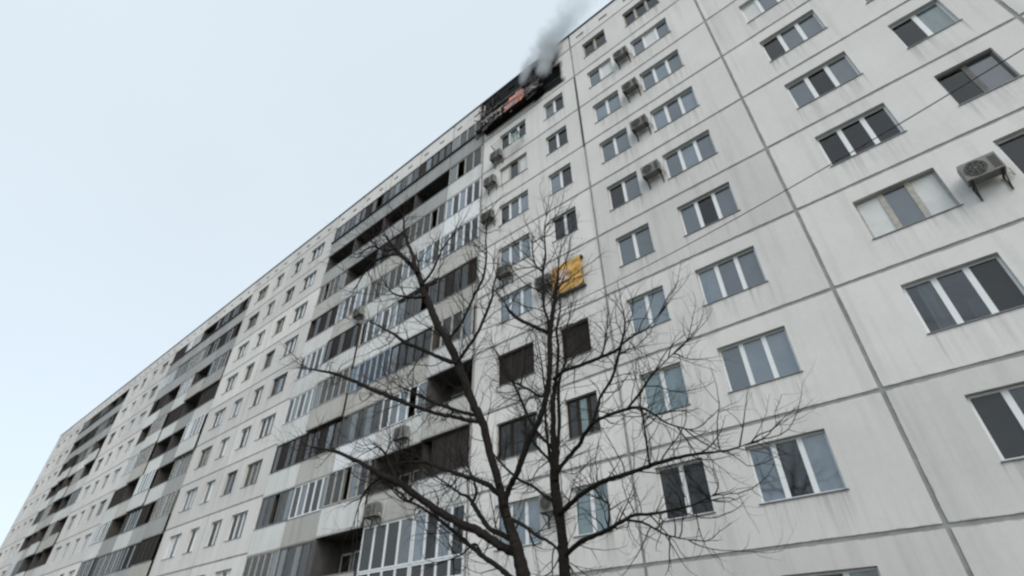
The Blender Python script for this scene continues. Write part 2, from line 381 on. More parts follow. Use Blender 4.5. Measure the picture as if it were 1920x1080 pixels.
CODES_A = {  # three-pane, two-pane window of the column pair left of the main joint
 1: ('kkk', 'kk'), 2: ('cgc', 'gc'), 3: ('wdw', 'dc'), 4: ('dgb', 'bd'), 5: ('bgb', 'vd'), 6: ('bbb', 'gg'),
 7: ('nnn', 'nn'), 8: ('vpv', 'dtd'), 9: ('bbb', 'tt'), 10: ('ggg', 'gg')}
CODES_B = {
 1: ('cc', 'ccc'), 2: ('gw', 'gwg'), 3: ('bb', 'gbg'), 4: ('gg', 'bgb'), 5: ('dg', 'gbg'), 6: ('gg', 'gcg'),
 7: ('bb', 'bgg'), 8: ('tt', 'gbb'), 9: ('dd', 'bcb'), 10: ('gc', 'gdg')}
pool3 = ['rgr', 'gbg', 'bgb', 'cgc', 'ggd', 'wgw', 'gvg', 'bbb', 'dgg', 'egg']; pool2 = ['gg', 'bg', 'cg', 'dg', 'gw', 'bb', 'vg', 'gt', 'ee']

def wall_section(x, typ, mats='wall', codes=None, far=False, attic=True):
    """one stack of panels PW wide from x"""
    H = WA if typ == 'A' else WB
    for k in range(1, NF+1):
        mk = 'sooty' if (mats == 'sooty' and k <= 2) else ('wall_a' if typ == 'A' else 'wall_b')
        put('wall_panel', cached(('panel', typ, mk), lambda: panel_mesh(PW, 0, FH, H, mk)), bld, L(x, 0, base(k)))
        for j, (a, e, n) in enumerate(H):
            if codes:
                cd = codes[k][j]
                if mats == 'sooty' and k == 6 and j == 1: cd = 'gg'
                fr = 'brown' if (set(cd) <= set('nk') or cd in ('dtd', 'vpv')) else ('cream' if cd in ('cc', 'ccc', 'wdw') else 'white')
                if cd == 'kkk' or cd == 'kk': fr = 'char'
                window(x+a, x+e, len(cd), base(k)+WZ0, cd, fr)
            else:
                r = random.random()
                window(x+a, x+e, n, base(k)+WZ0, random.choice(pool3 if n == 3 else pool2), 'white' if r < 0.7 else ('cream' if r < 0.85 else 'grey'), far=far)
    vent = [(0.43+1.47*i, 0.43+1.47*i+0.5) for i in range(4)]
    mk = mats
    h0 = base(1)+FH
    put('attic_panel', cached(('attic', mk), lambda: panel_mesh(PW, 0, TOP-h0-0.0, vent, mk, 0.48, 0.68, 0.25)), bld, L(x, 0, h0))
    # dark lining behind panels: grey sealant shows in the joints, voids behind vents
    put('joint_sealant', cached(('seal', PW), lambda: MB().quad([(0.0,0,0),(PW,0,0),(PW,0,NF*FH),(0,0,NF*FH)], 'joint').mesh('joint_sealant')) if False else cached(('seal2', typ), lambda: seal_mesh(H)), bld, L(x, 0, base(NF)))
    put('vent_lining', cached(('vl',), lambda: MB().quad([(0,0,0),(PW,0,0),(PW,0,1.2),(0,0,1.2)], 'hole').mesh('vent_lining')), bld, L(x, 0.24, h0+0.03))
def seal_mesh(H):
    b = MB(); y = 0.018
    for k in range(NF+1):
        b.box((0, y, k*FH-0.06), (PW, y+0.2, k*FH+0.06), 'joint')
    for xx in (0,): b.box((xx-0.055, y+0.001, 0.06), (xx+0.055, y+0.21, NF*FH), 'joint')
    return b.mesh('joint_sealant')

# glazing styles: frame material, panes, codes pool
def loggia(x0, x1, k, style, par='par', sooty=False, first=True):
    """x1 > x0; slab, back wall with door and window, parapet, glazing"""
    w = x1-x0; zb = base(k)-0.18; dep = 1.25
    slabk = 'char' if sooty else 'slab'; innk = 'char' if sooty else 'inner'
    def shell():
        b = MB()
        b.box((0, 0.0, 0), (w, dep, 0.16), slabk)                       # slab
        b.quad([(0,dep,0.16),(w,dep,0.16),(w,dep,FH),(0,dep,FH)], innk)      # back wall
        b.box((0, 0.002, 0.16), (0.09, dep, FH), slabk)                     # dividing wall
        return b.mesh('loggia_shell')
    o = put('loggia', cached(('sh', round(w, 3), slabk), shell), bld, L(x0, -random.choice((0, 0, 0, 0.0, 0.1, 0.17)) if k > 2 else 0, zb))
    def door():
        b = MB(); bars(b, 0.75, 2.1, 1, 0.07, 0, 'cream', 0, 0.05); b.box((0.07, 0.02, 0.07), (0.68, 0.03, 2.03), 'd'); return b.mesh('balcony_door')
    def lwin():
        b = MB(); bars(b, 1.2, 1.35, 2, 0.07, 0.08, 'cream', 0, 0.05); b.box((0.07, 0.02, 0.07), (1.13, 0.03, 1.28), 'g'); return b.mesh('loggia_window')
    if not sooty:
        put('balcony_door', cached(('door',), door), o, (0.35, dep-0.055, 0.17)); put('loggia_window', cached(('lw',), lwin), o, (1.25, dep-0.055, 0.95))
    # parapet
    if style != 'F':
        pk = 'char' if sooty else par
        if par == 'par' and k > 2 and random.random() < 0.3: pk = 'par_old'
        ribbed = par != 'par_grey' and random.random() < 0.25
        put('parapet', cached(('par', round(w, 3), pk, ribbed), lambda: rib_parapet(w, pk) if ribbed else MB().box((0.02, -0.055, -0.02), (w-0.02, 0.05, 1.2), pk).box((0.0, -0.075, 1.202), (w, 0.07, 1.235), 'sill' if not sooty else 'char').mesh('parapet')), o, (0, 0, 0))
        if k == 1: put('rail', cached(('rl', round(w, 3)), lambda: MB().box((0.0, -0.16, 1.236), (w, 0.06, 1.32), 'tar').mesh('rail')), o)  # black top rail; the parapet-top shadow is put into its colour and thickness
    if style == 'O': return o
    spec = {'W': ('white', 5, random.choice(('gbcgd', 'cgegc', 'dgbwg'))), 'D': ('brown', 5, random.choice(('dnpdn', 'gpdcn', 'dvgpd'))), 'G': ('grey', 5, random.choice(('gdpgc', 'cgdeg', 'vgcdg'))), 'E': ('cream', 5, 'egcee'), 'B': ('bluef', 6, 'uuuuub'),
            'F': ('white', 4, 'dgdg'), 'M': ('cream', 4, 'pgdp'), 'C': ('white', 5, 'cbcbc'), 'N': ('brown', 4, 'nnnn')}[style]
    fr, n, codes = spec
    z0 = 1.24; h = FH-0.02-z0
    if style == 'F': z0 = 1.16; h = FH-0.02-z0; codes = 'dgdd' if x1 < -15 else 'cbeb'
    f = put('glazing_frame', cached(('gf', round(w, 3), n, fr, round(h, 2)), lambda: bars(MB(), w-0.06, h, n, 0.06, 0.075 if fr != 'white' else 0.10, fr, 0, 0.05).mesh('glazing_frame')), o, (0.03, -0.03, z0))
    wi = w-0.06
    off = random.randint(0, n-1)
    for i in range(n):
        c = codes[(i+off) % n]
        pm = 'clear' if c in CURT else c
        a = wi*i/n+0.05; e = wi*(i+1)/n-0.05
        if random.random() < 0.06 and style not in 'BF': continue     # an open sash
        me = cached(('lp', round(e-a, 3), round(h, 2), pm, style), lambda: MB().box((a-a, 0.03, 0), (e-a, 0.04, h-0.1), pm).mesh('glazing_pane'))
        put('glazing_pane', me, o, (0.03+a, -0.03, z0+0.05))
        if c in CURT:
            sd = random.randint(0, 3)
            put('curtain', cached(('lc', round(e-a, 3), c, sd, round(h, 2)), lambda: curtain_mesh(e-a+0.1, h-0.08, c, sd)), o, (a-0.02, 0.16, z0+0.04))
    if style == 'F':   # glazed lower tier of small panes
        def low():
            b = bars(MB(), wi, 1.14, n*1, 0.06, 0.09, 'white', 0, 0.05); b.box((0.06, 0.005, 0.52), (wi-0.06, 0.05, 0.60), 'white'); return b.mesh('lower_glazing_frame')
        put('lower_glazing_frame', cached(('low', round(w, 3)), low), o, (0.03, -0.034, 0.0))
        for i in range(n):
            a = wi*i/n+0.05; e = wi*(i+1)/n-0.05
            for zz in (0.06, 0.60): put('glazing_pane', cached(('lpp', round(e-a, 3)), lambda: MB().box((0, 0.03, 0), (e-a, 0.04, 0.46), 'd').mesh('glazing_pane')), o, (0.03+a, -0.03, zz))
    return o

def rib_parapet(w, pk):
    b = MB().box((0.02, -0.03, -0.02), (w-0.02, 0.05, 1.2), pk).box((0.0, -0.08, 1.202), (w, 0.07, 1.235), 'sill')
    n = int(w/0.26)
    for i in range(n): b.box((0.03+i*0.26, -0.05, -0.015), (0.03+i*0.26+0.2, -0.031, 1.195), pk)
    return b.mesh('parapet')
def loggia_stack(x0, x1, styles, pars, sooty1=False):
    for k in range(1, NF+1):
        loggia(x0, x1, k, styles[k-1], pars[k-1], sooty=(sooty1 and k == 1))
    # slab-thick lid over the top loggia + attic
    w = x1-x0; h0 = base(1)+FH
    vent = [(0.3+1.5*i, 0.3+1.5*i+0.45) for i in range(2)]
    mk = 'sooty' if x1 > -14 and x0 < -12 else 'wall'
    put('attic_panel', cached(('att', round(w, 3), mk), lambda: panel_mesh(w, 0, TOP-h0+0.18, vent, mk, 0.62, 0.82, 0.25)), bld, L(x0, 0, h0-0.18))
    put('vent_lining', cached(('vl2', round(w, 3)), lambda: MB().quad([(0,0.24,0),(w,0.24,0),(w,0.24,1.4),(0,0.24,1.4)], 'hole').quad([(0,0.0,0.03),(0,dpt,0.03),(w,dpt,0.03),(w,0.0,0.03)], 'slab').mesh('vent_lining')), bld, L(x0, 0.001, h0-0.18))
    return
dpt = 1.25

#            f1   f2   f3   f4   f5   f6   f7   f8   f9   f10
stackA = ['M', 'M', 'C', 'W', 'D', 'M', 'O', 'N', 'F', 'W']
stackB = ['D', 'O', 'E', 'W', 'G', 'D', 'W', 'O', 'F', 'G']
stackC = ['G', 'O', 'D', 'E', 'C', 'B', 'G', 'E', 'O', 'W']
stackD = ['D', 'O', 'O', 'C', 'D', 'E', 'D', 'W', 'G', 'D']
wall_section(-13.2, 'A', 'sooty', CODES_A)
wall_section(-13.2+PW, 'B', 'wall', CODES_B)
wall_section(-13.2+2*PW, 'A'); wall_section(-13.2+3*PW, 'B')
loggia_stack(-15.93, -13.24, stackA, ['par_grey', 'par', 'parw', 'par', 'par', 'par', 'par', 'par', 'par', 'par'])
loggia_stack(-19.05, -15.93, stackB, ['par_grey', 'par_grey', 'par', 'par', 'par', 'par', 'par', 'par', 'par', 'par'])
loggia_stack(-22.20, -19.05, stackC, ['par_grey', 'par_grey', 'par', 'par', 'par', 'par', 'parw', 'par', 'par', 'par'])
loggia_stack(-25.35, -22.20, stackD, ['par_grey', 'par_grey', 'par', 'par', 'par', 'par', 'par', 'par', 'par', 'par'])
stackE = ['G', 'O', 'E', 'D', 'C', 'W', 'D', 'G', 'E', 'W']
loggia_stack(-28.50, -25.35, stackE, ['par_grey', 'par_grey', 'par', 'par', 'par', 'par', 'par', 'par', 'par', 'par'])
x = -28.50
for sec in range(3):
    wall_section(x-PW, 'B', far=(sec > 0)); wall_section(x-2*PW, 'A', far=(sec > 0)); x -= 2*PW
    if sec < 2:
        for j in range(5):
            st = [random.choice('ODGENW') for _ in range(NF)]
            if sec == 1: st = [c if c == 'O' else 'O' if random.random() < .4 else c for c in st]
            loggia_stack(x-3.15, x, st, ['par_grey' if (r < 2 or random.random() < .2) else 'par' for r in range(NF)]); x -= 3.15
XL = x; XR = -13.2+4*PW
# body behind the facade, roof, coping, plinth, end pier
put('wall', MB().box((XL-BX, 1.3, 0.0), (XR-BX, 12.0, TOP-0.3), 'wall').mesh('wall'), bld)
put('pier', MB().box((0, 0.0, 0), (0.09, 1.25, NF*FH+0.9), 'wall').mesh('pier'), bld, L(-13.265, 0.004, base(NF)))
put('roof', MB().box((XL-BX-0.02, 0.28, TOP-0.3), (XR-BX+0.02, 12.05, TOP-0.02), 'roof').mesh('roof'), bld)
put('roof_coping', MB().box((XL-BX-0.05, -0.06, TOP-0.02), (XR-BX+0.05, 0.35, TOP+0.05), 'coping').mesh('roof_coping'), bld)
put('plinth', MB().box((XL-BX, -0.03, 0), (XR-BX, 1.29, base(NF)-0.19), 'plinth').mesh('plinth'), bld)
for xx, nm in ((XL, 'end_wall'), (XR, 'end_wall')):
    s = -1 if xx == XL else 0
    put(nm, MB().box((0, 0, 0), (0.25, 12.0, TOP-base(NF)-0.03), 'wall').mesh(nm), bld, L(xx+(s*0.25), 0.0, base(NF)))
# tarred drainage strip over the main joint
put('tarred_joint', MB().box((-0.05, -0.012, 0), (0.05, 0.0, 5.6), 'tar').mesh('tarred_joint'), bld, L(-6.84, 0, base(3)-0.1), label='joint section smeared with black tar')
put('rain_strip', MB().box((-0.03, -0.02, 0), (0.03, 0.0, NF*FH), 'joint').mesh('rain_strip'), bld, L(-13.17, 0, base(NF)))

# ------------------------------------------------------------------ burnt balcony of the top storey
bal = put('burnt_balcony', None, bld, L(-12.95, 0, 25.08+CH), label='fire-damaged projecting balcony under the roof')
BWd = 4.3; PR = 0.47
put('slab', MB().box((0, -PR, 0), (BWd, 0.0, 0.13), 'char').mesh('slab'), bal)
rr = random.Random(3)
for i in range(9):
    z = 0.10+i*0.115
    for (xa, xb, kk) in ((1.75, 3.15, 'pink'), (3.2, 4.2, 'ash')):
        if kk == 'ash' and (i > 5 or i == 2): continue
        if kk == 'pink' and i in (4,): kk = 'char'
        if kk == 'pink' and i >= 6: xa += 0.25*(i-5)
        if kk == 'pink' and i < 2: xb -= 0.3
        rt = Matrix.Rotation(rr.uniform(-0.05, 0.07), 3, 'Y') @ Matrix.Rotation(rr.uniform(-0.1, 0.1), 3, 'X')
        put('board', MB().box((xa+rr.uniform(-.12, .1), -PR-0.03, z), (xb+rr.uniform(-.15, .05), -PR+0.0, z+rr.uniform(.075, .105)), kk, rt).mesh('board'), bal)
b = MB()
for i in range(40):      # boards and scraps hanging below and along the front edge
    c = Vector((rr.uniform(0.1, 4.2), -PR+rr.uniform(-0.06, 0.1), rr.uniform(-0.16, 0.2))); l = rr.uniform(0.15, 0.7)
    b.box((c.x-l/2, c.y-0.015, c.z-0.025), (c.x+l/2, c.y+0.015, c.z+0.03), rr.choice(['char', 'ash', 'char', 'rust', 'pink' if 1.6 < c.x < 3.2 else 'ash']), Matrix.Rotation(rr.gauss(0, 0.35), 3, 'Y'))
for i in range(26):      # grey rubble and bent sheet at the right end
    c = Vector((rr.uniform(2.9, 4.25), -PR+rr.uniform(-0.12, 0.25), rr.uniform(0.1, 1.25))); l = rr.uniform(0.12, 0.5)
    b.box((c.x-l/2, c.y-0.02, c.z-0.04), (c.x+l/2, c.y+0.02, c.z+0.05), rr.choice(['ash', 'rust', 'c', 'char', 'ash']), Matrix.Rotation(rr.gauss(0, 0.7), 3, 'Y') @ Matrix.Rotation(rr.gauss(0, 0.4), 3, 'X'))
put('hanging_scraps', b.mesh('hanging_scraps'), bal)
for xx in (0.02, 0.9, 1.7, 3.17, 4.22): put('post', MB().box((xx, -PR+0.005, 0.13), (xx+0.05, -PR+0.055, 1.25), 'char').mesh('post'), bal)
put('rail', MB().box((0.0, -PR-0.02, 1.16), (3.2, -PR+0.03, 1.20), 'char').mesh('rail'), bal)
put('rail', MB().box((0.0, -PR-0.025, 0.74), (1.7, -PR+0.0, 0.81), 'cream').mesh('rail'), bal)
b = MB()
for i in range(46):     # charred, twisted remains of the glazing at the left end
    c = Vector((rr.uniform(-0.55, 1.3), rr.uniform(-0.42, -0.05), rr.uniform(0.15, 2.7))); l = rr.uniform(0.3, 1.0)
    q = Matrix.Rotation(rr.uniform(-1.3, 1.3), 3, 'Y') @ Matrix.Rotation(rr.uniform(-.5, .5), 3, 'X')
    b.box((c.x-0.025, c.y-0.02, c.z-l/2), (c.x+0.025, c.y+0.02, c.z+l/2), rr.choice(['char', 'char', 'ash', 'rust']), q)
for i in range(9):
    c = Vector((rr.uniform(-0.5, 0.7), rr.uniform(-0.5, -0.1), rr.uniform(0.3, 2.4))); s_ = rr.uniform(0.15, 0.3)
    b.box((c.x-s_, c.y-0.02, c.z-s_*0.6), (c.x+s_, c.y+0.02, c.z+s_*0.6), rr.choice(['char', 'ash', 'char']), Matrix.Rotation(rr.uniform(-1, 1), 3, 'Y') @ Matrix.Rotation(rr.uniform(-.6, .6), 3, 'X'))
put('charred_glazing', b.mesh('charred_glazing'), bal)
b = MB()
for i in range(12):
    c = Vector((rr.uniform(3.1, 4.2), rr.uniform(-0.6, -0.05), rr.uniform(0.0, 1.5))); l = rr.uniform(0.2, 0.7)
    b.box((c.x-0.03, c.y-0.02, c.z-l/2), (c.x+0.03, c.y+0.02, c.z+l/2), 'char', Matrix.Rotation(rr.uniform(-1.4, 1.4), 3, 'Y'))
put('charred_boards', b.mesh('charred_boards'), bal)

fl = thing('flames', (-10.5, D-0.25, 25.3+CH), 'low orange-pink flames behind the boards of the burnt top-storey balcony', 'fire')
for i in range(9):
    x0 = rr.uniform(-0.75, 0.75); h = rr.uniform(0.7, 1.25); pts = []
    for j in range(7):
        t = j/6; pts.append((Vector((x0+0.12*math.sin(t*4+i), 0.05*math.sin(t*5+i*2), t*h)), 0.13*math.sin(math.pi*min(1, 0.22+t*0.78))**1.1+0.004))
    put('flame_tongue', MB().tube(pts, 'flame', 7).mesh('flame_tongue', True), fl)

# ------------------------------------------------------------------ air conditioners
def make_ac(loc, label):
    o = thing('air_conditioner', loc, label, 'air conditioner', 'air conditioner units on the facade')
    b = MB(); w, d_, h = 0.70, 0.27, 0.50
    b.box((-w/2, -d_, 0), (w/2, 0, h), 'ac')
    put('casing', b.mesh('casing'), o)
    g = MB(); c = Vector((-0.09, -d_-0.006, h/2)); pts = []
    ring = [(c + Vector((math.cos(a)*0.205, 0, math.sin(a)*0.205))) for a in [2*math.pi*i/20 for i in range(20)]]
    g.v += [tuple(p) for p in ring]; g.f.append(tuple(reversed(range(20)))); g.mi.append(g._m('acd'))
    for r_ in (0.205, 0.17, 0.10):
        g.tube([(c + Vector((math.cos(a)*r_, -0.012, math.sin(a)*r_)), 0.007) for a in [2*math.pi*i/18 for i in range(19)]], 'ac', 4, False)
    for a in (0, math.pi/4, math.pi/2, 3*math.pi/4):
        v = Vector((math.cos(a), 0, math.sin(a)))*0.205; off = Vector((0, -0.014, 0)); g.tube([(c-v+off, 0.006), (c+v+off, 0.006)], 'ac', 4)
    put('fan_grille', g.mesh('fan_grille'), o)
    for i in range(6): pass
    s = MB()
    for i in range(7): s.box((0.18, -d_-0.008, 0.06+i*0.055), (0.32, -d_-0.002, 0.085+i*0.055), 'acd')
    put('side_louvre', s.mesh('side_louvre'), o)
    put('hose', MB().tube([(Vector((0.34, -0.08, 0.12)), 0.016), (Vector((0.42, -0.05, 0.05)), 0.016), (Vector((0.45, 0.06, -0.1)), 0.016), (Vector((0.40, 0.105, 0.2)), 0.016), (Vector((0.42, 0.125, 0.75)), 0.016)], 'w', 5).mesh('hose'), o)
    for sx in (-0.28, 0.28):
        k = MB(); k.box((sx-0.02, -d_-0.03, -0.045), (sx+0.02, 0.12, -0.005), 'rust'); k.box((sx-0.015, 0.09, -0.4), (sx+0.015, 0.12, -0.046), 'rust')
        k.tube([(Vector((sx, -d_+0.02, -0.03)), 0.014), (Vector((sx, 0.10, -0.36)), 0.014)], 'rust', 4)
        put('bracket', k.mesh('bracket'), o)
    return o
Y = D-0.13
ac0 = make_ac((-4.15, Y, base(2)+1.13), 'highest air conditioner on the facade, right of the main joint just under the roof')
copy_thing(ac0, (-4.10, Y, base(3)+1.20), 'grey air conditioner on the right facade, second from the top of its column')
copy_thing(ac0, (-4.12, Y, base(4)+1.32), 'grey air conditioner on the right facade, third from the top of its column')
copy_thing(ac0, (-4.12, Y, base(5)+1.30), 'grey air conditioner on the right facade, fourth from the top of its column')
copy_thing(ac0, (-11.95, Y, base(2)+0.15), 'dark air conditioner below left corner of the window with the green drying rack')
copy_thing(ac0, (-12.35, Y, base(3)+1.20), 'air conditioner beside the loggias, left of the window with one dark middle pane')
copy_thing(ac0, (-12.45, Y, base(4)+1.50), 'air conditioner beside the loggias, just right of the bright white balcony parapet')
copy_thing(ac0, (-11.35, Y, base(5)+0.28), 'air conditioner under the three-pane window, just above the left tree crown')
copy_thing(ac0, (-9.30, Y, base(6)+1.45), 'air conditioner immediately left of the yellow covered window')
copy_thing(ac0, (-9.47, Y, base(9)+1.65), 'air conditioner behind the right tree trunk, low on the facade')
copy_thing(ac0, (-22.40, Y-0.05, base(4)+0.25), 'air conditioner hung on a loggia parapet at the left, highest of those hidden by branches')
copy_thing(ac0, (-17.0, Y-0.05, base(7)+0.1), 'air conditioner on a loggia parapet left of the dark open loggia')
copy_thing(ac0, (-18.2, Y-0.05, base(8)+0.05), 'air conditioner on a loggia parapet, directly above the white glazed loggia')
copy_thing(ac0, (3.25, Y, base(7)+1.2), 'air conditioner near the right edge of the facade, the higher of two')
copy_thing(ac0, (3.2, Y, base(9)+1.1), 'air conditioner near the right edge of the facade, the lower of two')

# drying rack under the second-storey three-pane window
dr = thing('drying_rack', (-11.2, D, base(2)+0.75), 'green metal drying rack with a cloth under a three-pane window near the roof', 'drying rack')
b = MB()
for i in range(5): b.tube([(Vector((-0.75, -0.15-0.13*i, 0.02)), 0.012), (Vector((0.95, -0.15-0.13*i, 0.02)), 0.012)], 'green', 5)
put('line', b.mesh('line'), dr, kind='stuff')
for sx in (-0.75, 0.95): put('bracket', MB().tube([(Vector((sx, 0.0, 0)), 0.018), (Vector((sx, -0.7, 0.02)), 0.018)], 'green', 5).tube([(Vector((sx, 0.0, -0.4)), 0.014), (Vector((sx, -0.6, 0.0)), 0.014)], 'green', 5).mesh('bracket'), dr)
cl = thing('cloth', (-10.75, D-0.42, base(2)+0.78), 'pale green cloth hanging on the drying rack', 'cloth', None, curtain_mesh(0.5, 0.55, 'e', 2)); cl.location.z -= 0.55

# yellow sheet over the sixth-storey window
random.seed(21)
def crumple(w, h, k, nx=22, nz=22, amp=0.07, seed=1, y0=0.0):
    r = random.Random(seed); V = []; b = MB()
    fo = [(r.uniform(-1, 1), r.uniform(-1, 1), r.uniform(3, 9), r.uniform(0, 6), r.uniform(.2, 1)) for _ in range(9)]
    for j in range(nz+1):
        for i in range(nx+1):
            x = w*i/nx; z = h*j/nz
            y = sum(a*abs(math.sin((x*cx+z*cz)*f_+p)) for cx, cz, f_, p, a in fo)/9*amp*3
            ex = (0.02 if w > 1 else 0.09)*math.sin(z*11+seed)*(i/nx-0.5)*2
            V.append((x+ex, -y+y0, z+(0.03 if w > 1 else 0.12)*math.sin(x*9+seed)*(j/nz-0.5)))
    b.v = V; mi = b._m(k)
    for j in range(nz):
        for i in range(nx):
            a = j*(nx+1)+i; b.f.append((a, a+1, a+nx+2, a+nx+1)); b.mi.append(mi)
    return b
ys = thing('yellow_sheet', (-8.93, D-0.03, base(6)+0.86), 'crumpled shiny yellow sheet covering a whole window in the middle of the facade', 'sheet')
put('sheet', crumple(1.36, 1.33, 'gold', seed=4, amp=0.16).mesh('sheet', True), ys)
put('pale_patch', crumple(0.42, 0.6, 'goldw', 9, 9, 0.05, 8, -0.12).mesh('pale_patch', True), ys, (0.32, -0.02, 0.42))
put('batten', MB().box((-0.03, -0.16, -0.05), (1.40, 0.02, 0.0), 'ash').mesh('batten'), ys)
put('batten', MB().box((0.1, -0.12, 1.30), (1.38, 0.02, 1.38), 'rust').mesh('batten'), ys)

# ------------------------------------------------------------------ overhead cable and its pole
def cable(name, a, c, sag, r, label):
    pts = []
    for i in range(41):
        t = i/40; p = Vector(a).lerp(Vector(c), t); p.z -= sag*4*t*(1-t); pts.append((p, r))
    return thing(name, (0, 0, 0), label, 'cable', None, MB().tube(pts, 'cable', 5).mesh(name))

